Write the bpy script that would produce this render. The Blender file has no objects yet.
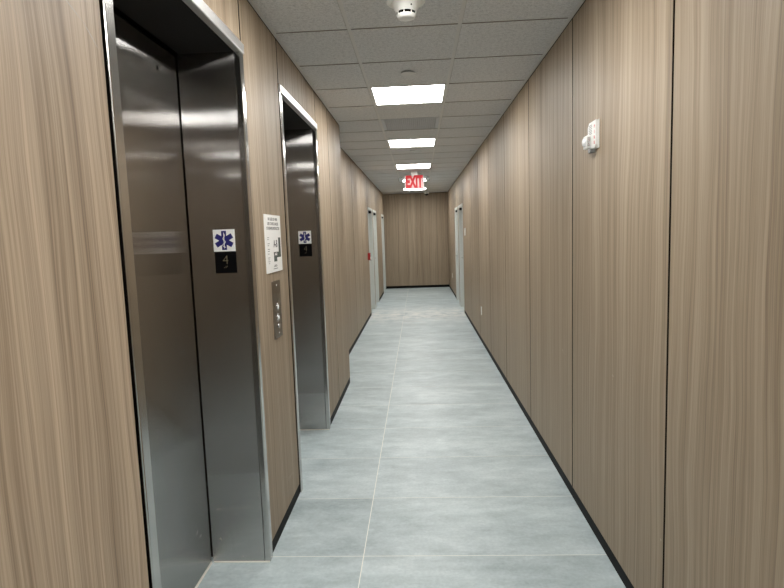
import bpy, bmesh, math, random
from mathutils import Matrix, Vector
random.seed(7)
scene = bpy.context.scene
col = scene.collection

# ---------------------------------------------------------------- camera, world, exposure
EYE = 1.5818
cam_data = bpy.data.cameras.new('camera')
cam_data.sensor_width = 36.0
cam_data.lens = 559.07 / 784.0 * 36.0
cam_data.clip_start = 0.05
cam = bpy.data.objects.new('camera', cam_data)
col.objects.link(cam)
YAW, PITCH, ROLL = -0.0495, 0.1072, -0.0341
fw0 = Vector((math.sin(YAW), math.cos(YAW), 0)); r0 = Vector((math.cos(YAW), -math.sin(YAW), 0)); u0 = Vector((0, 0, 1))
fw = fw0 * math.cos(PITCH) - u0 * math.sin(PITCH)
up = u0 * math.cos(PITCH) + fw0 * math.sin(PITCH)
rt = r0 * math.cos(ROLL) + up * math.sin(ROLL)
uu = up * math.cos(ROLL) - r0 * math.sin(ROLL)
M3 = Matrix((rt, uu, -fw)).transposed()
cam.matrix_world = Matrix.Translation((0, 0, EYE)) @ M3.to_4x4()
scene.camera = cam

world = bpy.data.worlds.new('world')
scene.world = world
world.use_nodes = True
world.node_tree.nodes['Background'].inputs[0].default_value = (0.02, 0.02, 0.02, 1)
world.node_tree.nodes['Background'].inputs[1].default_value = 1.0
scene.view_settings.view_transform = 'Standard'
scene.view_settings.look = 'None'
scene.view_settings.gamma = 1.0
scene.view_settings.use_curve_mapping = False
scene.view_settings.exposure = 0.1
LIGHT = 28.0                     # radiance of the lit ceiling panels

# ---------------------------------------------------------------- dimensions (metres)
XL, XR, XF = -0.776, 0.868, -0.957       # left bay wall, right wall, left wall past the bay
H = 2.715
Y0, Y1 = -8.6, 16.15                     # back and far ends of the corridor
YB = 5.89                                # where the elevator bay ends
T = 0.6096
GY = 3.207                               # a ceiling grid line
TY = 0.6200                               # spacing of the ceiling cross lines
GX0, GX1 = -0.347, 0.263
EL = [(1.482, 2.558), (3.335, 4.416)]    # elevator clear openings
EH = 2.412
TW = 0.045                               # trim width
XD = -1.06                               # elevator door plane

# ---------------------------------------------------------------- helpers
class MB:
    def __init__(s):
        s.bm = bmesh.new()
    def box(s, x0, x1, y0, y1, z0, z1, bevel=0.0):
        b = bmesh.new()
        bmesh.ops.create_cube(b, size=1)
        for v in b.verts:
            v.co = Vector(((x0 + x1) / 2 + v.co.x * abs(x1 - x0), (y0 + y1) / 2 + v.co.y * abs(y1 - y0), (z0 + z1) / 2 + v.co.z * abs(z1 - z0)))
        if bevel:
            bmesh.ops.bevel(b, geom=list(b.edges), offset=bevel, segments=2, profile=0.5, affect='EDGES')
        s._join(b)
        return s
    def _join(s, b, mat=None):
        if mat is not None:
            bmesh.ops.transform(b, matrix=mat, verts=b.verts)
        bmesh.ops.recalc_face_normals(b, faces=b.faces)
        me = bpy.data.meshes.new('tmp'); b.to_mesh(me); b.free()
        s.bm.from_mesh(me); bpy.data.meshes.remove(me)
    def lathe(s, prof, mat, seg=40):
        """prof: (radius, height) pairs, revolved about local Z, placed by mat"""
        b = bmesh.new(); rings = []
        for r, z in prof:
            if r < 1e-6:
                rings.append([b.verts.new((0, 0, z))])
            else:
                rings.append([b.verts.new((r * math.cos(2 * math.pi * i / seg), r * math.sin(2 * math.pi * i / seg), z)) for i in range(seg)])
        for a, c in zip(rings, rings[1:]):
            for i in range(seg):
                j = (i + 1) % seg
                if len(a) == 1 and len(c) == 1: continue
                if len(a) == 1: b.faces.new((a[0], c[i], c[j]))
                elif len(c) == 1: b.faces.new((a[i], a[j], c[0]))
                else: b.faces.new((a[i], a[j], c[j], c[i]))
        s._join(b, mat)
        return s
    def prism(s, pts, d0, d1, mat):
        """polygon pts in local XY extruded from z=d0 to z=d1"""
        b = bmesh.new()
        a = [b.verts.new((x, y, d0)) for x, y in pts]; c = [b.verts.new((x, y, d1)) for x, y in pts]
        n = len(pts)
        b.faces.new(list(reversed(a))); b.faces.new(c)
        for i in range(n):
            j = (i + 1) % n
            b.faces.new((a[i], a[j], c[j], c[i]))
        s._join(b, mat)
        return s
    def tube(s, pts, r, mat, seg=8):
        b = bmesh.new(); rings = []
        P = [Vector(p) for p in pts]
        for i, p in enumerate(P):
            t = (P[min(i + 1, len(P) - 1)] - P[max(i - 1, 0)]).normalized()
            a = t.cross(Vector((0.31, 0.17, 0.93))).normalized(); c = t.cross(a)
            rings.append([b.verts.new(p + (a * math.cos(2 * math.pi * k / seg) + c * math.sin(2 * math.pi * k / seg)) * r) for k in range(seg)])
        for a, c in zip(rings, rings[1:]):
            for k in range(seg):
                j = (k + 1) % seg
                b.faces.new((a[k], a[j], c[j], c[k]))
        b.faces.new(rings[0]); b.faces.new(list(reversed(rings[-1])))
        s._join(b, mat)
        return s
    def build(s, name, material, parent=None, smooth=False):
        me = bpy.data.meshes.new(name)
        s.bm.to_mesh(me); s.bm.free()
        me.materials.append(material)
        if smooth:
            for p in me.polygons: p.use_smooth = True
            try: me.set_sharp_from_angle(angle=math.radians(35))
            except Exception: pass
        o = bpy.data.objects.new(name, me); col.objects.link(o)
        if parent is not None:
            o.parent = parent
            o.matrix_parent_inverse = Matrix.Translation(-parent.location)
        return o

def tag(o, label, cat, group=None, kind=None):
    if label: o['label'] = label
    if cat: o['category'] = cat
    if group: o['group'] = group
    if kind: o['kind'] = kind
    return o
def thing(name, label, cat, loc, group=None):
    o = bpy.data.objects.new(name, None); col.objects.link(o)
    o.location = loc; o.empty_display_size = 0.05
    return tag(o, label, cat, group)
def struct(o):
    o['kind'] = 'structure'
    return o
def copy_tree(root, loc):
    r = root.copy(); col.objects.link(r); r.location = loc
    for ch in root.children:
        c = ch.copy(); col.objects.link(c); c.parent = r; c.matrix_parent_inverse = ch.matrix_parent_inverse
        for g in ch.children:
            d = g.copy(); col.objects.link(d); d.parent = c; d.matrix_parent_inverse = g.matrix_parent_inverse
    return r

# local frames: local X = reading direction, local Y = up, local Z = out of the surface
def on_left(y, z, x=XL):   # face looks to +X
    return Matrix(((0, 0, 1, x), (1, 0, 0, y), (0, 1, 0, z), (0, 0, 0, 1)))
def on_right(y, z, x=XR):  # face looks to -X
    return Matrix(((0, 0, -1, x), (-1, 0, 0, y), (0, 1, 0, z), (0, 0, 0, 1)))
def facing_viewer(x, z, y):  # face looks to -Y
    return Matrix(((1, 0, 0, x), (0, 0, -1, y), (0, 1, 0, z), (0, 0, 0, 1)))
def down(x, y, z):         # local Z points to the floor
    return Matrix(((1, 0, 0, x), (0, -1, 0, y), (0, 0, -1, z), (0, 0, 0, 1)))

def text(name, body, size, mat, material, parent, extrude=0.0006, bold=0.0, width=None, spacing=1.0):
    c = bpy.data.curves.new('txt', 'FONT'); c.body = body; c.size = size
    c.align_x = 'CENTER'; c.align_y = 'CENTER'; c.extrude = extrude; c.offset = bold; c.space_line = spacing
    t = bpy.data.objects.new('txt', c); col.objects.link(t)
    bpy.context.view_layer.update()
    me = bpy.data.meshes.new_from_object(t.evaluated_get(bpy.context.evaluated_depsgraph_get()))
    bpy.data.objects.remove(t); bpy.data.curves.remove(c)
    if width:
        xs = [v.co.x for v in me.vertices]; k = width / (max(xs) - min(xs)); cx = (max(xs) + min(xs)) / 2
        for v in me.vertices: v.co.x = (v.co.x - cx) * k
    me.transform(mat)
    me.materials.clear(); me.materials.append(material)
    o = bpy.data.objects.new(name, me); me.name = name; col.objects.link(o)
    if parent is not None:
        o.parent = parent; o.matrix_parent_inverse = Matrix.Translation(-parent.location)
    return o

# ---------------------------------------------------------------- materials
def srgb(r, g, b):
    f = lambda c: (c / 255 / 12.92) if c / 255 <= 0.04045 else ((c / 255 + 0.055) / 1.055) ** 2.4
    return (f(r), f(g), f(b), 1)
class NT:
    def __init__(s, name):
        s.m = bpy.data.materials.new(name); s.m.use_nodes = True
        s.t = s.m.node_tree; s.p = s.t.nodes['Principled BSDF']
    def n(s, typ, **kw):
        o = s.t.nodes.new(typ)
        for k, v in kw.items(): setattr(o, k, v)
        return o
    def l(s, a, b): s.t.links.new(a, b)
    def math(s, op, a, b=None):
        o = s.n('ShaderNodeMath', operation=op)
        for i, v in enumerate((a, b)):
            if v is None: continue
            if isinstance(v, (int, float)): o.inputs[i].default_value = v
            else: s.l(v, o.inputs[i])
        return o.outputs[0]
    def noise(s, vec, scale=1.0, detail=4, rough=0.5):
        o = s.n('ShaderNodeTexNoise'); o.inputs['Scale'].default_value = scale
        o.inputs['Detail'].default_value = detail; o.inputs['Roughness'].default_value = rough
        s.l(vec, o.inputs['Vector']); return o.outputs['Fac']
    def xyz(s, x, y, z):
        o = s.n('ShaderNodeCombineXYZ')
        for i, v in enumerate((x, y, z)):
            if isinstance(v, (int, float)): o.inputs[i].default_value = v
            else: s.l(v, o.inputs[i])
        return o.outputs[0]
    def ramp(s, fac, stops):
        o = s.n('ShaderNodeValToRGB'); e = o.color_ramp.elements
        while len(e) < len(stops): e.new(0.5)
        for i, (p, c) in enumerate(stops): e[i].position = p; e[i].color = c
        s.l(fac, o.inputs[0]); return o.outputs[0]
    def mix(s, fac, a, b, mode='MIX'):
        o = s.n('ShaderNodeMix', data_type='RGBA', blend_type=mode)
        for k, v in ((0, fac), (6, a), (7, b)):
            if isinstance(v, (int, float, tuple)): o.inputs[k].default_value = v
            else: s.l(v, o.inputs[k])
        return o.outputs[2]
def plain(name, color, rough=0.5, metal=0.0, spec=0.5, emit=None, estr=0.0):
    k = NT(name); p = k.p
    p.inputs['Base Color'].default_value = color; p.inputs['Roughness'].default_value = rough
    p.inputs['Metallic'].default_value = metal; p.inputs['Specular IOR Level'].default_value = spec
    if emit: p.inputs['Emission Color'].default_value = emit; p.inputs['Emission Strength'].default_value = estr
    return k.m

def wood_material():
    k = NT('walnut_laminate')
    tc = k.n('ShaderNodeTexCoord'); sp = k.n('ShaderNodeSeparateXYZ'); k.l(tc.outputs['Object'], sp.inputs[0])
    oi = k.n('ShaderNodeObjectInfo')
    off = k.math('MULTIPLY', oi.outputs['Random'], 37.0)
    u = k.math('ADD', k.math('ADD', sp.outputs[0], sp.outputs[1]), off)
    v = sp.outputs[2]
    warp = k.noise(k.xyz(k.math('MULTIPLY', u, 2.6), k.math('MULTIPLY', v, 0.75), off), 1.0, 2)
    uw = k.math('ADD', u, k.math('MULTIPLY', warp, 0.13))
    broad = k.noise(k.xyz(k.math('MULTIPLY', uw, 13.0), k.math('MULTIPLY', v, 0.16), off), 1.0, 2)
    mid = k.noise(k.xyz(k.math('MULTIPLY', uw, 70.0), k.math('MULTIPLY', v, 0.25), 3.0), 1.0, 3, 0.6)
    fine = k.noise(k.xyz(k.math('MULTIPLY', uw, 260.0), k.math('MULTIPLY', v, 1.6), 7.0), 1.0, 3, 0.6)
    pores = k.noise(k.xyz(k.math('MULTIPLY', uw, 520.0), k.math('MULTIPLY', v, 9.0), 11.0), 1.0, 2)
    f = k.math('ADD', k.math('ADD', k.math('MULTIPLY', broad, 0.24), k.math('MULTIPLY', mid, 0.42)), k.math('ADD', k.math('MULTIPLY', fine, 0.32), k.math('MULTIPLY', pores, 0.08)))
    f = k.math('ADD', f, k.math('MULTIPLY', k.math('SUBTRACT', oi.outputs['Random'], 0.5), 0.05))
    c = k.ramp(f, [(0.37, WOOD_D), (0.505, WOOD_M), (0.64, WOOD_L)])
    c = k.mix(1.0, c, oi.outputs['Color'], 'MULTIPLY')      # per-board multiplier from the object colour
    k.l(c, k.p.inputs['Base Color'])
    k.p.inputs['Roughness'].default_value = 0.52
    k.p.inputs['Specular IOR Level'].default_value = 0.24
    b = k.n('ShaderNodeBump'); b.inputs['Strength'].default_value = 0.12; b.inputs['Distance'].default_value = 0.002
    k.l(k.math('ADD', mid, k.math('MULTIPLY', broad, 3.0)), b.inputs['Height']); k.l(b.outputs[0], k.p.inputs['Normal'])
    return k.m
WOOD_D, WOOD_M, WOOD_L = srgb(112, 97, 81), srgb(145, 129, 109), srgb(172, 156, 135)
wood = wood_material()

def steel_material(name, base, rough, aniso):
    k = NT(name); p = k.p
    g = k.n('ShaderNodeNewGeometry')
    cr = k.n('ShaderNodeVectorMath', operation='CROSS_PRODUCT'); k.l(g.outputs['True Normal'], cr.inputs[0]); cr.inputs[1].default_value = (0, 0, 1)
    nm = k.n('ShaderNodeVectorMath', operation='NORMALIZE'); k.l(cr.outputs[0], nm.inputs[0])
    k.l(nm.outputs[0], p.inputs['Tangent'])
    tc = k.n('ShaderNodeTexCoord'); sp = k.n('ShaderNodeSeparateXYZ'); k.l(tc.outputs['Object'], sp.inputs[0])
    u = k.math('ADD', sp.outputs[0], sp.outputs[1])
    st = k.noise(k.xyz(k.math('MULTIPLY', u, 600.0), k.math('MULTIPLY', sp.outputs[2], 5.0), 0.0), 1.0, 3)
    c = k.ramp(st, [(0.3, tuple(x * 0.93 for x in base[:3]) + (1,)), (0.7, tuple(min(1, x * 1.05) for x in base[:3]) + (1,))])
    k.l(c, p.inputs['Base Color'])
    p.inputs['Metallic'].default_value = 1.0
    if aniso == 0.0:
        p.inputs['Roughness'].default_value = rough
        return k.m
    # vertical brushing: reflections smear sideways and stay crisp up and down
    gl = k.n('ShaderNodeBsdfAnisotropic')
    gl.distribution = 'MULTI_GGX'
    k.l(c, gl.inputs['Color']); gl.inputs['Roughness'].default_value = rough; gl.inputs['Anisotropy'].default_value = -aniso
    k.l(nm.outputs[0], gl.inputs['Tangent'])
    p.inputs['Roughness'].default_value = 0.42
    mx = k.n('ShaderNodeMixShader'); mx.inputs[0].default_value = 0.05
    k.l(gl.outputs[0], mx.inputs[1]); k.l(p.outputs[0], mx.inputs[2])
    out = [n_ for n_ in k.t.nodes if n_.type == 'OUTPUT_MATERIAL'][0]
    k.l(mx.outputs[0], out.inputs['Surface'])
    return k.m
steel = steel_material('brushed_steel', (0.475, 0.465, 0.455, 1), 0.158, 0.885)
trim_steel = steel_material('bright_steel_trim', (0.52, 0.51, 0.495, 1), 0.17, 0.0)

head_steel = steel_material('satin_steel_head_trim', (0.82, 0.815, 0.81, 1), 0.42, 0.0)

def floor_material():
    k = NT('grey_porcelain_tile')
    tc = k.n('ShaderNodeTexCoord'); g = k.n('ShaderNodeNewGeometry')
    sp = k.n('ShaderNodeSeparateXYZ'); k.l(tc.outputs['Object'], sp.inputs[0])
    rnd = g.outputs['Random Per Island']
    off = k.math('MULTIPLY', rnd, 50.0)
    x = k.math('ADD', sp.outputs[0], off); y = k.math('ADD', sp.outputs[1], off)
    big = k.noise(k.xyz(k.math('MULTIPLY', x, 1.6), k.math('MULTIPLY', y, 3.2), off), 1.0, 5, 0.6)
    med = k.noise(k.xyz(k.math('MULTIPLY', x, 6.0), k.math('MULTIPLY', y, 14.0), off), 1.0, 5, 0.65)
    fin = k.noise(k.xyz(k.math('MULTIPLY', x, 60.0), k.math('MULTIPLY', y, 60.0), off), 1.0, 3, 0.6)
    f = k.math('ADD', k.math('ADD', k.math('MULTIPLY', big, 0.46), k.math('MULTIPLY', med, 0.36)), k.math('MULTIPLY', fin, 0.18))
    f = k.math('ADD', f, k.math('MULTIPLY', k.math('SUBTRACT', rnd, 0.5), 0.05))
    c = k.ramp(f, [(0.34, FLOOR_D), (0.5, FLOOR_M), (0.66, FLOOR_L)])
    # pale building dust tracked in at the far doorways
    d = k.math('MULTIPLY', k.math('SUBTRACT', sp.outputs[1], 10.9), 1.1)
    fall = k.math('POWER', 2.718, k.math('MULTIPLY', k.math('MULTIPLY', d, d), -1.0))
    n3 = k.noise(k.xyz(k.math('MULTIPLY', sp.outputs[0], 5.0), k.math('MULTIPLY', sp.outputs[1], 5.0), 0.0), 1.0, 4, 0.65)
    dust = k.math('MULTIPLY', fall, k.math('MINIMUM', k.math('MAXIMUM', k.math('MULTIPLY', k.math('SUBTRACT', n3, 0.36), 3.2), 0.0), 0.8))
    c = k.mix(dust, c, srgb(232, 232, 228))
    k.l(c, k.p.inputs['Base Color'])
    k.l(k.math('ADD', k.math('MULTIPLY', med, 0.16), 0.36), k.p.inputs['Roughness'])
    return k.m
FLOOR_D, FLOOR_M, FLOOR_L = srgb(148, 162, 166), srgb(178, 192, 195), srgb(207, 218, 220)
floor_mat = floor_material()
grout_mat = plain('cream_grout', srgb(236, 235, 226), 0.8)

def tile_material():
    k = NT('mineral_ceiling_tile')
    tc = k.n('ShaderNodeTexCoord')
    n1 = k.noise(tc.outputs['Object'], 130.0, 3, 0.7)
    n2 = k.noise(tc.outputs['Object'], 45.0, 2, 0.5)
    f = k.math('ADD', k.math('MULTIPLY', n1, 0.7), k.math('MULTIPLY', n2, 0.3))
    c = k.ramp(f, [(0.36, srgb(186, 186, 187)), (0.5, srgb(212, 212, 212)), (0.62, srgb(222, 222, 222))])
    k.l(c, k.p.inputs['Base Color']); k.p.inputs['Roughness'].default_value = 0.95
    k.p.inputs['Specular IOR Level'].default_value = 0.1
    b = k.n('ShaderNodeBump'); b.inputs['Strength'].default_value = 0.35; b.inputs['Distance'].default_value = 0.002
    k.l(f, b.inputs['Height']); k.l(b.outputs[0], k.p.inputs['Normal'])
    return k.m
tile_mat = tile_material()
grid_mat = plain('ceiling_grid_white', srgb(208, 206, 203), 0.4)
black_base = plain('black_base', srgb(8, 8, 9), 0.6, spec=0.12)
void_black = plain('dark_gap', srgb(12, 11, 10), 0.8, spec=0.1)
soffit_mat = plain('black_painted_steel', srgb(20, 18, 17), 0.6, spec=0.2)
backing_mat = plain('dark_wall_backing', srgb(22, 18, 15), 0.9, spec=0.1)
core_mat = plain('dark_board_core', srgb(30, 25, 21), 0.8, spec=0.1)
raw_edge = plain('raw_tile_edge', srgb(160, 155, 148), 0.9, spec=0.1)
white_plastic = plain('white_plastic', srgb(232, 232, 228), 0.35)
white_paper = plain('white_sign_board', srgb(246, 246, 244), 0.45)
ink_grey = plain('dark_grey_ink', srgb(78, 80, 78), 0.6)
plan_green = plain('dark_green_grey_ink', srgb(66, 76, 70), 0.6)
blue_ink = plain('dark_blue_ink', srgb(17, 15, 104), 0.5)
black_plate = plain('matte_black_plate', srgb(5, 5, 6), 0.6, spec=0.08)
tan_paint = plain('dull_tan_raised_figure', srgb(108, 98, 75), 0.6)
door_paint = plain('pale_grey_door_paint', srgb(206, 209, 204), 0.35)
leaf_paint = plain('grey_door_leaf', srgb(160, 164, 163), 0.4)
chrome = plain('satin_chrome', (0.7, 0.7, 0.7, 1), 0.25, 1.0)
red_plastic = plain('red_plastic', srgb(150, 22, 24), 0.35)
red_ink = plain('red_ink', srgb(205, 60, 62), 0.5)
lens_clear = plain('strobe_lens', srgb(222, 225, 226), 0.12, 0.0, 0.8)
reflector = plain('strobe_reflector', (0.55, 0.56, 0.57, 1), 0.25, 1.0)
lamp_lit = plain('lit_diffuser', (1, 1, 1, 1), 0.5, emit=(1.0, 0.985, 0.955, 1), estr=LIGHT)
exit_red = plain('lit_red_letters', srgb(130, 5, 12), 0.6, emit=srgb(205, 12, 30), estr=0.5)
exit_face = plain('lit_sign_face', srgb(178, 146, 145), 0.5, emit=srgb(255, 190, 190), estr=0.16)
vent_grey = plain('grey_vent_blade', srgb(200, 202, 206), 0.5)
vent_dark = plain('vent_backing', srgb(140, 142, 146), 0.8)
button_lit = plain('lit_call_button', srgb(235, 238, 238), 0.3, emit=(0.95, 1, 1, 1), estr=0.15)
smoked = plain('dark_dome', srgb(20, 20, 22), 0.1)
head_grey = plain('grey_lamp_head', srgb(120, 122, 120), 0.4)

# ---------------------------------------------------------------- floor
f = MB(); f.box(-1.45, 1.3, Y0 - 0.1, Y1 + 0.1, -0.12, -0.0003)
floor = struct(f.build('floor', grout_mat))
tl = MB(); SX = -0.314; SW = 1.2192; g = 0.0021
y = 2.603 - T * 19
while y < Y1 + 0.1:
    for i in (-1, 0, 1):
        x0, x1 = SX + i * SW + g, SX + (i + 1) * SW - g
        x0, x1 = max(x0, -1.45), min(x1, 1.3)
        tl.box(x0, x1, max(y + g, Y0 - 0.1), min(y + T - g, Y1 + 0.1), -0.010, 0.0)
    y += T
tl.build('floor_tile_surface', floor_mat, floor)

# ---------------------------------------------------------------- walls
def edge_slot(o, material, axis):
    """the cut edges of a board take their own material"""
    o.data.materials.append(material)
    for p in o.data.polygons:
        if abs(p.normal[axis]) < 0.5: p.material_index = 1
    return o
GAP = 0.0072
def panel(parent, name, x0, x1, y0, y1, z0, z1):
    o = MB().box(x0, x1, y0, y1, z0, z1).build(name, wood, parent)
    return edge_slot(o, core_mat, 0 if (x1 - x0) < (y1 - y0) else 1)
BZ = 0.062; PT = 0.012; PTOP = H - 0.012
def panels_along(parent, x, inward, ys, z0=BZ + 0.002, z1=PTOP):
    for a, b in zip(ys, ys[1:]):
        xs = sorted((x, x - inward * PT))
        panel(parent, 'wood_panel', xs[0], xs[1], a + GAP, b - GAP, z0, z1)

# right wall: two doorways near the far end
RD = [(10.86, 11.84), (12.12, 13.02)]
DZ = 2.115
w = MB()
for a, b in ((Y0, RD[0][0]), (RD[0][1], RD[1][0]), (RD[1][1], Y1)): w.box(XR + PT, 1.3, a, b, 0, H + 0.1)
for a, b in RD: w.box(XR + PT, 1.3, a, b, DZ, H + 0.1)
wall_right = struct(w.build('wall_right', backing_mat))
panels_along(wall_right, XR, -1, [Y0] + [1.982 + 1.2205 * i for i in range(-8, 7)] + [RD[0][0]])
panels_along(wall_right, XR, -1, [RD[0][1], RD[1][0]])
panels_along(wall_right, XR, -1, [RD[1][1], 14.3, Y1])
for a, b in RD: panels_along(wall_right, XR, -1, [a, b], DZ)
bb = MB()
for a, b in ((Y0, RD[0][0]), (RD[1][1], Y1)): bb.box(XR + 0.001, XR + PT, a, b, 0, BZ)
struct(bb.build('baseboard_right', black_base))

# left wall: elevator bay, then set back with three doorways
LD = [(10.88, 11.84), (12.10, 13.02), (14.90, 15.86)]
w = MB()
segs = [(Y0, EL[0][0] - TW), (EL[0][1] + TW, EL[1][0] - TW), (EL[1][1] + TW, YB - PT)]
for a, b in segs: w.box(-1.3, XL - PT, a, b, 0, H + 0.1)
for a, b in EL:
    w.box(-1.3, XL - PT, a - TW, b + TW, EH + TW, H + 0.1)
    w.box(-1.3, -1.13, a - TW, b + TW, 0, EH + TW)
fs = [(YB - PT, LD[0][0]), (LD[0][1], LD[1][0]), (LD[1][1], LD[2][0]), (LD[2][1], Y1)]
for a, b in fs: w.box(-1.3, XF - PT, a, b, 0, H + 0.1)
for a, b in LD: w.box(-1.3, XF - PT, a, b, DZ, H + 0.1)
wall_left = struct(w.build('wall_left', backing_mat))
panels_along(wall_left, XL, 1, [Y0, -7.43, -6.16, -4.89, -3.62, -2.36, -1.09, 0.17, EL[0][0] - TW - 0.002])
for o in bpy.data.objects:                  # the board nearest the viewer gets its colour multiplied up
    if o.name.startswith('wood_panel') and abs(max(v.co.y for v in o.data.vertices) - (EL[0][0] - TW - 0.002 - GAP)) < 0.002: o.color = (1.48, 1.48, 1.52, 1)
panels_along(wall_left, XL, 1, [EL[0][1] + TW, EL[1][0] - TW - 0.004])
panels_along(wall_left, XL, 1, [EL[1][1] + TW, 5.07, YB])
panels_along(wall_left, XL, 1, [EL[0][0] - TW - 0.002, EL[0][1] + TW], EH + TW + 0.002)
panels_along(wall_left, XL, 1, [EL[1][0] - TW - 0.004, EL[1][1] + TW], EH + TW + 0.002)
panel(wall_left, 'wood_panel', XF - PT, XL - PT - 0.001, YB - PT, YB, BZ, PTOP)
panels_along(wall_left, XF, 1, [YB + 0.001, 7.1, 8.37, 9.62, LD[0][0]])
panels_along(wall_left, XF, 1, [LD[0][1], LD[1][0]])
panels_along(wall_left, XF, 1, [LD[1][1], 13.95, LD[2][0]])
panels_along(wall_left, XF, 1, [LD[2][1], Y1])
for a, b in LD: panels_along(wall_left, XF, 1, [a, b], DZ)
bb = MB()
for a, b in segs: bb.box(XL - PT, XL - 0.001, a + 0.002, b - 0.002, 0, BZ)
for a, b in ((YB, LD[0][0]), (LD[1][1], LD[2][0]), (LD[2][1], Y1)): bb.box(XF - PT, XF - 0.001, a, b, 0, BZ)
struct(bb.build('baseboard_left', black_base))

# far wall and back wall
w = MB(); w.box(-1.3, 1.3, Y1 + PT, Y1 + 0.2, 0, H + 0.1)
wall_far = struct(w.build('wall_far', backing_mat))
panel(wall_far, 'wood_panel', XF + 0.001, -0.035 - 0.0012, Y1, Y1 + PT, BZ + 0.01, PTOP)
panel(wall_far, 'wood_panel', -0.035 + 0.0012, XR - 0.001, Y1, Y1 + PT, BZ + 0.01, PTOP)
struct(MB().box(XF, XR, Y1 + 0.002, Y1 + PT, 0, BZ + 0.008).build('baseboard_far', black_base))
w = MB(); w.box(-1.3, 1.3, Y0 - 0.2, Y0 - PT, 0, H + 0.1)
wall_back = struct(w.build('wall_back', backing_mat))
panel(wall_back, 'wood_panel', XL + 0.001, 0.05, Y0 - PT, Y0, BZ, PTOP)
panel(wall_back, 'wood_panel', 0.055, XR - 0.001, Y0 - PT, Y0, BZ, PTOP)

# ---------------------------------------------------------------- ceiling
LIGHT_ROWS = [2, 6, 10, 14, 18, -2, -6, -10, -14]
VENT_ROW = 4
c = MB(); c.box(-1.3, 1.3, Y0 - 0.2, Y1 + 0.2, H + 0.10, H + 0.2)
ceiling = struct(c.build('ceiling', tile_mat))
tiles = MB(); grid = MB(); hb = 0.011
krange = range(-20, 22)
def xl_at(y): return XL if y < YB else XF
for k in krange:
    ya, yb = GY + k * TY, GY + (k + 1) * TY
    ya, yb = max(ya, Y0), min(yb, Y1)
    if yb - ya < 0.03: continue
    spans = [(ya, yb)] if not (ya < YB < yb) else [(ya, YB), (YB, yb)]
    for q, (p0, p1) in enumerate(spans):
        e0 = hb if q == 0 else -0.0; e1 = hb if q == len(spans) - 1 else 0.0
        lx = xl_at((p0 + p1) / 2)
        tiles.box(lx + 0.016, GX0 - hb, p0 + e0, p1 - e1, H - 0.005, H + 0.015)
    tiles.box(GX1 + hb, XR - 0.016, ya + hb, yb - hb, H - 0.005, H + 0.015)
    if k not in LIGHT_ROWS and k != VENT_ROW:
        tiles.box(GX0 + hb, GX1 - hb, ya + hb, yb - hb, H - 0.005, H + 0.015)
    if ya > Y0:
        grid.box(xl_at(ya), XR, ya - 0.012, ya + 0.012, H, H + 0.03)
for gx in (GX0, GX1): grid.box(gx - 0.012, gx + 0.012, Y0, Y1, H - 0.0004, H + 0.03)
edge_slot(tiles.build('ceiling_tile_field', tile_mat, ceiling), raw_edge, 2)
grid.box(XL, XL + 0.021, Y0, YB, H - 0.006, H + 0.03); grid.box(XF, XF + 0.021, YB, Y1, H - 0.006, H + 0.03)
grid.box(XR - 0.021, XR, Y0, Y1, H - 0.006, H + 0.03)
grid.box(XF, XR, Y1 - 0.021, Y1, H - 0.006, H + 0.03)
grid.build('ceiling_grid', grid_mat, ceiling)

# ---------------------------------------------------------------- doors at the far end
def make_door(n, side, ya, yb, leaf_depth):
    """side +1: right wall, -1: left wall"""
    x = XR if side > 0 else XF
    X = lambda d: x + side * d            # d: depth into the wall
    fr = MB(); fw_ = 0.05
    for a, b in ((ya, ya + fw_), (yb - fw_, yb)): fr.box(*sorted((X(-0.010), X(0.13))), a, b, 0, DZ, 0.002)
    fr.box(*sorted((X(-0.010), X(0.13))), ya + fw_, yb - fw_, DZ - fw_, DZ, 0.002)
    root = struct(fr.build('door_%d' % n, door_paint))
    lf = MB().box(*sorted((X(leaf_depth), X(leaf_depth + 0.044))), ya + fw_ + 0.003, yb - fw_ - 0.003, 0.008, DZ - fw_ - 0.004)
    leaf = lf.build('door_leaf', leaf_paint, root)
    hm = Matrix.Identity(4)
    h = MB(); yh = yb - 0.12
    d0 = leaf_depth
    h.box(*sorted((X(d0 - 0.006), X(d0))), yh - 0.03, yh + 0.03, 0.98, 1.10, 0.002)
    h.tube([(X(d0 - 0.002), yh, 1.04), (X(d0 - 0.045), yh, 1.04), (X(d0 - 0.05), yh - 0.02, 1.04), (X(d0 - 0.05), yh - 0.11, 1.04)], 0.009, hm)
    h.build('door_handle', chrome, leaf, True)
    MB().box(*sorted((X(0.004), X(min(leaf_depth - 0.002, 0.06)))), yb - fw_ - 0.25, yb - fw_ - 0.004, DZ - fw_ - 0.045, DZ - fw_ - 0.003, 0.004).build('door_closer', void_black, root)  # black box added under the head, standing in for the soffit's shade
    return root
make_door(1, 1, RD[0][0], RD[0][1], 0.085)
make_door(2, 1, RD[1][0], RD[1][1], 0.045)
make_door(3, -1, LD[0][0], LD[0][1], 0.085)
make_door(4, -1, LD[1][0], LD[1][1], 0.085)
make_door(5, -1, LD[2][0], LD[2][1], 0.085)

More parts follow.
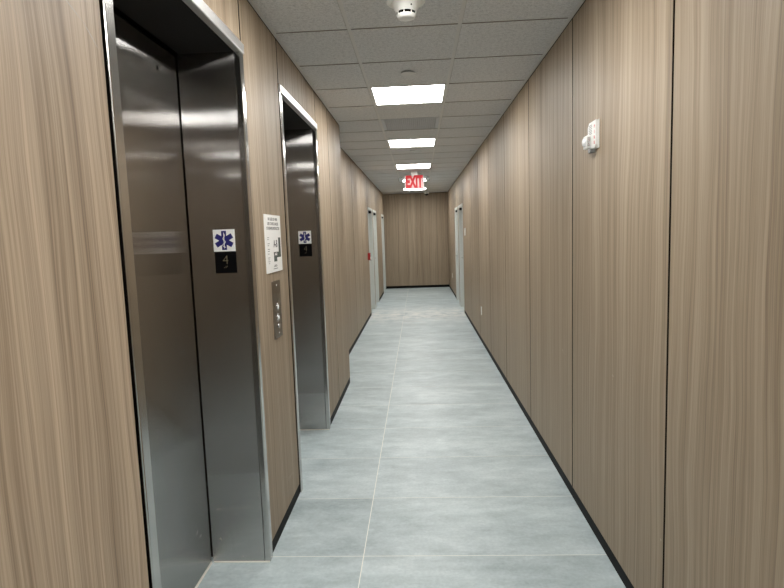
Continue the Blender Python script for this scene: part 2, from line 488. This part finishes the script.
# ---------------------------------------------------------------- elevators
def make_elevator(a, b, label):
    r = thing('elevator_entrance', label, 'elevator', (XL, (a + b) / 2, 0), 'elevator entrances in the left wall')
    pf = 0.009                             # trim stands proud of the wood
    for j, (p, q, ins, out) in enumerate(((a - TW, a, a, a - TW), (b, b + TW, b, b + TW))):
        m = MB().box(XL - 0.02, XL + pf, p, q, 0.001, EH + TW - 0.001, 0.004)
        m.build('side_trim', trim_steel, r)
    MB().box(XL - 0.02, XL + pf + 0.006, a - TW - 0.001, b + TW + 0.001, EH, EH + TW, 0.004).build('head_trim', head_steel, r)
    MB().box(-1.054, XL - 0.021, a - 0.018, a, 0.001, EH + 0.002).build('jamb', steel, r)
    MB().box(-1.054, XL - 0.021, b, b + 0.018, 0.001, EH + 0.002).build('jamb', steel, r)
    MB().box(-1.045, XL - 0.021, a, b, EH + 0.001, EH + 0.02).build('soffit', soffit_mat, r)
    mid = (a + b) / 2
    for q, (p0, p1) in enumerate(((a + 0.004, mid - 0.002), (mid + 0.002, b - 0.007))):
        d = MB().box(XD - 0.03, XD, p0, p1, 0.012, EH - 0.012, 0.0015).build('door_panel', steel, r)
        if q == 1:
            k = MB().lathe([(0.0, 0.0), (0.008, 0.0), (0.009, 0.001), (0.009, 0.002), (0.004, 0.0022), (0, 0.0022)], on_left(p0 + 0.34, 2.30, XD), 20)
            k.build('release_keyhole', void_black, d)
    MB().box(-1.10, -1.095, a - 0.016, b + 0.016, 0.005, EH + 0.02).build('shaft_backing', void_black, r)
    MB().box(-1.085, XL - 0.285, a, b, 0.0002, 0.006).build('door_sill', grout_mat, r)
    s = MB()                               # pale sealant where the steel meets the tile
    s.tube([(XL - 0.284, a + 0.01, 0.002), (XL - 0.284, b - 0.01, 0.002)], 0.005, Matrix.Identity(4), 6)
    s.tube([(XL - 0.275, b - 0.002, 0.002), (XL + 0.004, b - 0.002, 0.002)], 0.004, Matrix.Identity(4), 6)
    s.build('sealant_bead', grout_mat, r)
    return r
make_elevator(*EL[0], 'nearer recessed brushed steel elevator entrance, its wide closed door facing the hall at left')
make_elevator(*EL[1], 'farther recessed brushed steel elevator entrance, beyond the posted notice and call panel')

# ---------------------------------------------------------------- ceiling fittings
def make_light(k, label):
    ya = GY + k * TY
    cx, cy = (GX0 + GX1) / 2, ya + TY / 2
    r = thing('ceiling_light', label, 'ceiling light', (cx, cy, H), 'square lit ceiling panels')
    x0, x1, y0, y1 = GX0 + 0.0125, GX1 - 0.0125, ya + 0.0125, ya + TY - 0.0125
    fr = MB(); t = 0.012
    fr.box(x0, x0 + t, y0, y1, H - 0.006, H + 0.06); fr.box(x1 - t, x1, y0, y1, H - 0.006, H + 0.06)
    fr.box(x0 + t, x1 - t, y0, y0 + t, H - 0.006, H + 0.06); fr.box(x0 + t, x1 - t, y1 - t, y1, H - 0.006, H + 0.06)
    fr.build('light_frame', white_plastic, r)
    MB().box(x0 + t, x1 - t, y0 + t, y1 - t, H - 0.002, H + 0.03).build('diffuser', lamp_lit, r)
    return r
proto = make_light(2, 'largest and nearest lit square ceiling panel, just before the grey vent')
for k, lb in ((6, 'lit square ceiling panel just past the grey vent, second nearest'),
              (10, 'lit square ceiling panel third from the viewer, just above the exit sign'),
              (14, 'lit square ceiling panel seen at both sides behind the exit sign'),
              (18, 'farthest lit square ceiling panel, a thin bright strip just below the exit sign'),
              (-2, 'lit square ceiling panel overhead, nearest the elevators, above the top of the photo'),
              (-6, 'first lit square ceiling panel behind the viewer'),
              (-10, 'second lit square ceiling panel behind the viewer'),
              (-14, 'third lit square ceiling panel behind the viewer')):
    o = copy_tree(proto, (proto.location.x, proto.location.y + (k - 2) * TY, H))
    o['label'] = lb

# grey perforated vent
ya = GY + VENT_ROW * TY
cx, cy = (GX0 + GX1) / 2, ya + TY / 2
v = thing('ceiling_vent', 'square grey air vent in the ceiling between the two nearest lit panels', 'vent', (cx, cy, H))
x0, x1, y0, y1 = GX0 + 0.0125, GX1 - 0.0125, ya + 0.0125, ya + TY - 0.0125
fr = MB(); t = 0.030
fr.box(x0, x0 + t, y0, y1, H - 0.004, H + 0.02); fr.box(x1 - t, x1, y0, y1, H - 0.004, H + 0.02)
fr.box(x0 + t, x1 - t, y0, y0 + 0.02, H - 0.004, H + 0.02); fr.box(x0 + t, x1 - t, y1 - 0.02, y1, H - 0.004, H + 0.02)
fr.build('vent_frame', vent_grey, v)
gr = MB()
n = 26
for i in range(n + 1):
    yy = y0 + 0.02 + (y1 - y0 - 0.04) * i / n
    gr.box(x0 + t, x1 - t, yy - 0.004, yy + 0.004, H + 0.0, H + 0.006)
for i in range(n + 1):
    xx = x0 + t + (x1 - x0 - 2 * t) * i / n
    gr.box(xx - 0.004, xx + 0.004, y0 + 0.02, y1 - 0.02, H + 0.0005, H + 0.0055)
gr.build('vent_grille', vent_grey, v)
MB().box(x0 + t, x1 - t, y0 + 0.02, y1 - 0.02, H + 0.012, H + 0.018).build('vent_back', vent_dark, v)

# smoke detector
sx, sy = -0.026, 2.872
s = thing('smoke_detector', 'white round smoke detector hanging from the ceiling near the top of the photo', 'smoke detector', (sx, sy, H - 0.005))
D = down(sx, sy, H - 0.005)
MB().lathe([(0, 0), (0.094, 0), (0.096, 0.004), (0.092, 0.009), (0.078, 0.012), (0, 0.012)], D).build('mounting_base', white_plastic, s, True)
MB().lathe([(0, 0.012), (0.074, 0.012), (0.066, 0.026), (0.055, 0.042), (0.052, 0.052), (0.050, 0.054), (0, 0.054)], D).build('detector_body', white_plastic, s, True)
MB().lathe([(0, 0.054), (0.046, 0.054), (0.046, 0.066), (0, 0.066)], D).build('sensing_slot', void_black, s, True)
m = MB()
for i in range(8):
    a = i * math.pi / 4 + 0.2
    m.box(-0.0025, 0.0025, -0.0025, 0.0025, 0.054, 0.067)
    vs = m.bm.verts[-8:] if False else list(m.bm.verts)[-8:]
    for q in vs: q.co = D @ (Matrix.Rotation(a, 4, 'Z') @ (q.co + Vector((0.046, 0, 0))))
m.lathe([(0, 0.066), (0.047, 0.066), (0.046, 0.074), (0.041, 0.081), (0.030, 0.085), (0, 0.087)], D)
m.build('lower_cap', white_plastic, s, True)
MB().lathe([(0, 0), (0.004, 0), (0.003, 0.003), (0, 0.004)], Matrix.Translation((sx + 0.026, sy - 0.052, H - 0.041)) @ Matrix.Rotation(math.radians(110), 4, 'X'), 16).build('indicator_lamp', smoked, s, True)

# concealed sprinkler covers
def make_sprinkler(y, label):
    x = -0.036
    r = thing('sprinkler_cover', label, 'sprinkler', (x, y, H - 0.005), 'sprinkler cover discs in the ceiling')
    D = down(x, y, H - 0.005)
    MB().lathe([(0, 0.0), (0.034, 0.0), (0.034, 0.006), (0, 0.006)], D, 32).build('sprinkler_cup', vent_dark, r, True)
    MB().lathe([(0, 0.007), (0.049, 0.007), (0.050, 0.010), (0.048, 0.012), (0, 0.013)], D, 40).build('cover_disc', grid_mat, r, True)
    return r
make_sprinkler(4.085, 'small round sprinkler cover on the ceiling just before the nearest lit panel')
make_sprinkler(7.86, 'small round sprinkler cover on the ceiling just past the second lit panel')
make_sprinkler(10.16, 'tiny sprinkler cover on the ceiling between the third lit panel and exit sign')

# exit sign with two lamp heads
ex, ey, zt = -0.036, 10.50, H - 0.005
e = thing('exit_sign', 'lit white EXIT sign with red letters and two lamp heads, hanging from the ceiling', 'exit sign', (ex, ey, zt))
MB().box(ex - 0.06, ex + 0.06, ey - 0.03, ey + 0.03, zt - 0.080, zt, 0.004).build('canopy', white_plastic, e)
MB().box(ex - 0.175, ex + 0.175, ey - 0.028, ey + 0.028, zt - 0.318, zt - 0.078, 0.006).build('sign_housing', white_plastic, e)
MB().box(ex - 0.166, ex + 0.166, ey - 0.030, ey - 0.0275, zt - 0.312, zt - 0.084).build('sign_face', exit_face, e)
text('exit_lettering', 'EXIT', 0.285, facing_viewer(ex, zt - 0.198, ey - 0.031), exit_red, e, 0.0015, 0.017, 0.315)
for sgn in (-1, 1):
    hx = ex + sgn * 0.245; hz = zt - 0.135
    arm = MB().tube([(ex + sgn * 0.172, ey, hz), (hx, ey, hz)], 0.012, Matrix.Identity(4), 10).build('lamp_arm', white_plastic, e, True)
    hd = MB().lathe([(0, -0.02), (0.02, -0.02), (0.038, 0.0), (0.042, 0.03), (0.042, 0.045), (0.036, 0.045), (0.034, 0.038), (0, 0.036)], facing_viewer(hx, hz, ey) @ Matrix.Rotation(math.radians(15), 4, 'X'), 28)
    hd.build('lamp_head', head_grey, e, True)

# dome camera at the far end
dx, dy = 0.272, 15.75
d = thing('security_camera', 'tiny white dome camera on the ceiling against the far wall', 'security camera', (dx, dy, H - 0.005))
D = down(dx, dy, H - 0.005)
MB().lathe([(0, 0), (0.072, 0), (0.074, 0.02), (0.068, 0.05), (0.058, 0.06), (0, 0.06)], D).build('camera_housing', white_plastic, d, True)
MB().lathe([(0.05, 0.06), (0.048, 0.078), (0.035, 0.096), (0.015, 0.105), (0, 0.106)], D).build('camera_dome', smoked, d, True)

# ---------------------------------------------------------------- fittings on the left wall
# posted notice
ny0, ny1, nz0, nz1 = 2.812, 3.132, 1.400, 1.703
yc = (ny0 + ny1) / 2
nt = thing('fire_notice', 'white posted fire notice with a floor plan on wood between the elevators', 'sign', (XL, yc, nz0))
MB().box(XL, XL + 0.006, ny0, ny1, nz0, nz1, 0.001).build('notice_board', white_paper, nt)
xs = XL + 0.0062
for i, (body, wd, zz) in enumerate((('IN CASE OF FIRE', 0.190, 1.679), ('USE STAIRS UNLESS', 0.222, 1.655), ('OTHERWISE INSTRUCTED', 0.262, 1.631))):
    text('notice_heading', body, 0.022, on_left(yc - 0.003, zz, xs), ink_grey, nt, 0.0003, 0.0002, wd)
pl = MB()
I4 = Matrix.Identity(4)
L0 = on_left(0, 0, xs)
pl.prism([(3.064, 1.583), (3.109, 1.583), (3.109, 1.476), (3.020, 1.476), (3.020, 1.455), (2.957, 1.455), (2.957, 1.506), (3.064, 1.506)], 0, 0.0004, L0)
pl.build('floor_plan', plan_green, nt)
text('stair_letters', 'A-B', 0.055, on_left(3.000, 1.548, xs), plain('black_ink', srgb(25, 25, 26), 0.6), nt, 0.0003, 0.0008, 0.080)
text('stair_letters', 'A-B', 0.022, on_left(3.000, 1.4935, xs + 0.0004), white_paper, nt, 0.0004, 0.0006, 0.05)
ln = MB()
for zz in (1.582, 1.572, 1.551, 1.541, 1.522, 1.512, 1.498, 1.478, 1.468, 1.458, 1.448):
    wd = random.uniform(0.025, 0.05); ln.box(xs, xs + 0.0003, 2.842, 2.842 + wd, zz, zz + 0.0025)
ln.build('legend_lines', ink_grey, nt); ln = MB()
for zz, wd in ((1.434, 0.05), (1.428, 0.07), (1.416, 0.09)):
    ln.box(xs, xs + 0.0003, yc - wd / 2 + 0.01, yc + wd / 2 + 0.01, zz, zz + 0.003)
ln.build('footer_lines', ink_grey, nt)

# call panel
cp = thing('elevator_call_panel', 'tall brushed steel elevator call panel with two small lit buttons below the notice', 'call panel', (XL, 2.97, 1.05))
MB().box(XL, XL + 0.007, 2.893, 3.047, 1.044, 1.351, 0.0015).build('face_plate', steel, cp)
for z_ in (1.211, 1.154):
    b = MB().lathe([(0, 0), (0.019, 0), (0.019, 0.003), (0.016, 0.004), (0, 0.004)], on_left(2.966, z_, XL + 0.007), 28).build('button_collar', chrome, cp, True)
    MB().lathe([(0, 0.004), (0.010, 0.004), (0.009, 0.006), (0, 0.0065)], on_left(2.966, z_, XL + 0.007), 28).build('call_button', button_lit, b, True)
for z_ in (1.327, 1.069):
    MB().lathe([(0, 0), (0.006, 0), (0.005, 0.002), (0, 0.0025)], on_left(2.97, z_, XL + 0.007), 16).build('screw', chrome, cp, True)
kk = MB(); kk.lathe([(0, 0), (0.012, 0), (0.012, 0.004), (0.004, 0.005), (0, 0.005)], on_left(2.975, 1.106, XL + 0.007), 24)
kk.build('key_switch', chrome, cp, True)
en = MB()
for i in range(7):
    en.box(XL + 0.007, XL + 0.0073, 2.935 + 0.004 * (i % 2), 2.985, 1.13 + i * 0.0 + 0.0025 * i, 1.131 + 0.0025 * i)
en.build('engraved_lines', chrome, cp)

# fire alarm pull station near the left doors
ps = thing('pull_station', 'small red fire alarm pull station on the left wall beside the first doorway', 'fire alarm', (XF, 10.62, 1.10))
MB().box(XF, XF + 0.045, 10.56, 10.68, 1.10, 1.235, 0.006).build('pull_box', red_plastic, ps)
MB().box(XF + 0.045, XF + 0.058, 10.59, 10.65, 1.12, 1.16, 0.003).build('pull_handle', white_plastic, ps)
text('pull_lettering', 'FIRE', 0.022, on_left(10.62, 1.205, XF + 0.0455), white_plastic, ps, 0.0004, 0.0008)

# ---------------------------------------------------------------- signs on the elevator jambs
def star(y, yl):
    xc = -0.8945
    z0 = 1.527; h = 0.101
    zc = z0 + h / 2
    r = thing('medical_sign', 'white square sign with a blue six-armed medical star on the %s elevator jamb' % yl, 'sign', (xc, y, z0), 'blue star signs on the elevator jambs')
    MB().box(xc - h / 2, xc + h / 2, y - 0.002, y - 0.0001, z0, z0 + h).build('sign_plate', white_paper, r)
    F = facing_viewer(xc, zc, y - 0.002)
    m = MB(); a = 0.0115; L = 0.044
    for k in range(3):
        m.prism([(-a, -L), (a, -L), (a, L), (-a, L)], 0.0, 0.0004 + 0.00008 * k, F @ Matrix.Rotation(math.radians(60 * k), 4, 'Z'))
    m.build('six_armed_star', blue_ink, r)
    st = MB()
    st.prism([(-0.0015, -0.036), (0.0015, -0.036), (0.0015, 0.036), (-0.0015, 0.036)], 0.0005, 0.0009, F)
    st.tube([((0.008 - 0.000 * t) * math.sin(t * 2.1) * (0.45 + 0.1 * t), 0.030 - t * 0.0098, 0.0006) for t in [i * 0.2 for i in range(33)]], 0.0012, F, 6)
    st.build('staff_and_snake', white_paper, r)
    return r
def number(y, yl):
    xc = -0.8945; z1 = 1.526; h = 0.100
    r = thing('floor_number_plate', 'black tactile floor plate with raised 4 below the star on the %s elevator jamb' % yl, 'sign', (xc, y, z1 - h), 'black floor number plates on the elevator jambs')
    MB().box(xc - h / 2 + 0.002, xc + h / 2 + 0.002, y - 0.003, y - 0.0001, z1 - h, z1).build('plate', black_plate, r)
    F = facing_viewer(xc + 0.002, z1 - 0.04, y - 0.003)
    text('raised_figure', '4', 0.062, F, tan_paint, r, 0.0006, -0.0012)
    b = MB()
    for px, pz in ((-0.008, -0.034), (0.0, -0.034), (0.0, -0.028), (0.006, -0.028)):
        b.lathe([(0, 0), (0.0019, 0), (0.0012, 0.0009), (0, 0.0011)], F @ Matrix.Translation((px, pz, 0)), 10)
    b.build('braille_dots', tan_paint, r, True)
    return r
star(EL[0][1], 'nearer'); star(EL[1][1], 'farther')
number(EL[0][1], 'nearer'); number(EL[1][1], 'farther')

# ---------------------------------------------------------------- fittings on the right wall
# fire alarm horn strobe
ay, az = 2.806, 2.02
fa = thing('fire_alarm_strobe', 'white fire alarm horn strobe with red FIRE letters high on the right wall', 'fire alarm', (XR, ay, 1.955))
W_ = lambda: on_right(ay, az, XR)
body = MB()
body.box(XR - 0.006, XR, ay - 0.066, ay + 0.066, az - 0.066, az + 0.066, 0.002)
body.build('back_plate', white_plastic, fa, True)
m = MB()
pts = [(-0.050, -0.062), (0.050, -0.062), (0.062, -0.05), (0.062, 0.064), (-0.040, 0.064), (-0.062, 0.045), (-0.062, -0.05)]
m.prism(pts, 0.006, 0.017, W_())
m.build('horn_cover', white_plastic, fa)
g2 = MB()
for i in range(6): g2.box(XR - 0.0176, XR - 0.017, ay - 0.005, ay + 0.045, az + 0.008 + i * 0.008, az + 0.011 + i * 0.008)
g2.build('horn_slots', head_grey, fa)
for i, ch in enumerate('FIRE'):
    text('fire_lettering', ch, 0.019, on_right(ay - 0.042, az + 0.036 - i * 0.025, XR - 0.0175), red_ink, fa, 0.0004, 0.0010)
hs = MB(); hs.box(XR - 0.040, XR - 0.0165, ay + 0.000, ay + 0.062, az - 0.060, az + 0.004, 0.006)
hsg = hs.build('strobe_housing', white_plastic, fa, True)
MB().lathe([(0, 0), (0.023, 0), (0.022, 0.005), (0.017, 0.010), (0.008, 0.013), (0, 0.014)], on_right(ay + 0.030, az - 0.027, XR - 0.040), 28).build('strobe_lens', lens_clear, hsg, True)
MB().box(XR - 0.037, XR - 0.024, ay - 0.004, ay + 0.0005, az - 0.05, az - 0.004, 0.002).build('strobe_reflector', reflector, hsg)
MB().box(XR - 0.030, XR - 0.006, ay - 0.02, ay + 0.02, az - 0.082, az - 0.064, 0.003).build('alarm_bracket', head_grey, fa)

# white plate by the right doorway, and the two outlets
cr = thing('card_reader', 'slim white card reader on the right wall just before the doorway', 'card reader', (XR, 10.30, 1.50))
MB().box(XR - 0.018, XR, 10.245, 10.335, 1.505, 1.64, 0.004).build('reader_body', white_plastic, cr)
MB().box(XR - 0.0205, XR - 0.018, 10.275, 10.305, 1.615, 1.622, 0.0008).build('reader_light', head_grey, cr)
def make_outlet(y, z, label):
    r = thing('wall_outlet', label, 'outlet', (XR, y, z - 0.058), 'white outlets low on the right wall')
    MB().box(XR - 0.006, XR, y - 0.037, y + 0.037, z - 0.058, z + 0.058, 0.002).build('cover_plate', white_plastic, r)
    for dz in (-0.02, 0.02):
        s_ = MB().lathe([(0, 0), (0.017, 0), (0.0165, 0.002), (0, 0.002)], on_right(y, z + dz, XR - 0.006), 24).build('receptacle', white_plastic, r, True)
        h_ = MB()
        for dy in (-0.006, 0.006): h_.box(XR - 0.0084, XR - 0.008, y + dy - 0.001, y + dy + 0.001, z + dz - 0.004, z + dz + 0.005)
        h_.build('slots', void_black, s_)
    return r
make_outlet(7.87, 0.46, 'white outlet low on the right wall, nearer of two, before the doorway')
make_outlet(14.45, 0.46, 'white outlet low on the right wall, farther of two, past the doorways')

# ---------------------------------------------------------------- scuffs and scratches, thin marks on the surfaces
scuff = plain('pale_scuff', srgb(196, 184, 164), 0.7)
scratch = plain('pale_scratch', srgb(182, 178, 172), 0.5)
def marks(name, parent, frame, strokes, material):
    m = MB()
    for (x0, y0_), (x1, y1_), wd in strokes:
        d = Vector((x1 - x0, y1_ - y0_)).normalized(); nrm = Vector((-d.y, d.x)) * wd / 2
        m.prism([(x0 + nrm.x * 0.3, y0_ + nrm.y * 0.3), (x0 - nrm.x * 0.3, y0_ - nrm.y * 0.3), ((x0 + x1) / 2 - nrm.x, (y0_ + y1_) / 2 - nrm.y), (x1, y1_), ((x0 + x1) / 2 + nrm.x, (y0_ + y1_) / 2 + nrm.y)], 0.0, 0.0002, frame)
    return m.build(name, material, parent)
marks('scuff_mark', wall_right, on_right(2.533, 0.90, XR), [((-0.004, 0.012), (0.004, -0.001), 0.006), ((0.001, 0.004), (0.006, 0.003), 0.004), ((-0.007, -0.010), (-0.003, -0.014), 0.005)], scuff)
marks('scuff_mark', wall_right, on_right(3.42, 0.83, XR), [((-0.004, 0.012), (0.006, 0.0), 0.006), ((0.006, 0.0), (0.010, -0.014), 0.003)], scuff)
marks('scuff_mark', wall_right, on_right(2.008, 0.417, XR), [((-0.004, 0.004), (0.004, 0.004), 0.004), ((0.003, 0.004), (-0.001, -0.005), 0.003)], scuff)
marks('scuff_mark', wall_left, on_left(1.284, 2.13, XL), [((-0.02, 0.01), (0.068, -0.027), 0.0025), ((0.066, -0.025), (0.124, -0.071), 0.0022)], scratch)
marks('scuff_mark', wall_left, on_left(3.03, 0.21, XL), [((-0.01, -0.004), (0.012, 0.012), 0.004), ((0.025, -0.006), (0.045, 0.008), 0.004), ((0.065, -0.010), (0.085, 0.004), 0.003), ((0.10, -0.02), (0.105, 0.0), 0.003)], scuff)
near = [o for o in bpy.data.objects if o.name == 'elevator_entrance'][0]
jf = facing_viewer(-1.01, 0.118, EL[0][1])
for st in (((-0.010, 0.002), (0.008, 0.006), 0.004), ((-0.002, 0.012), (0.006, -0.008), 0.0025), ((-0.012, 0.155), (0.014, 0.158), 0.0015), ((0.10, -0.09), (0.11, -0.085), 0.003)):
    marks('scratch', near, jf, [st], scratch)
for st in (((0, 0), (0.018, 0.014), 0.002), ((0.03, -0.03), (0.06, -0.028), 0.0012)):
    marks('scratch', near, on_left(2.40, 0.23, XD), [st], scratch)
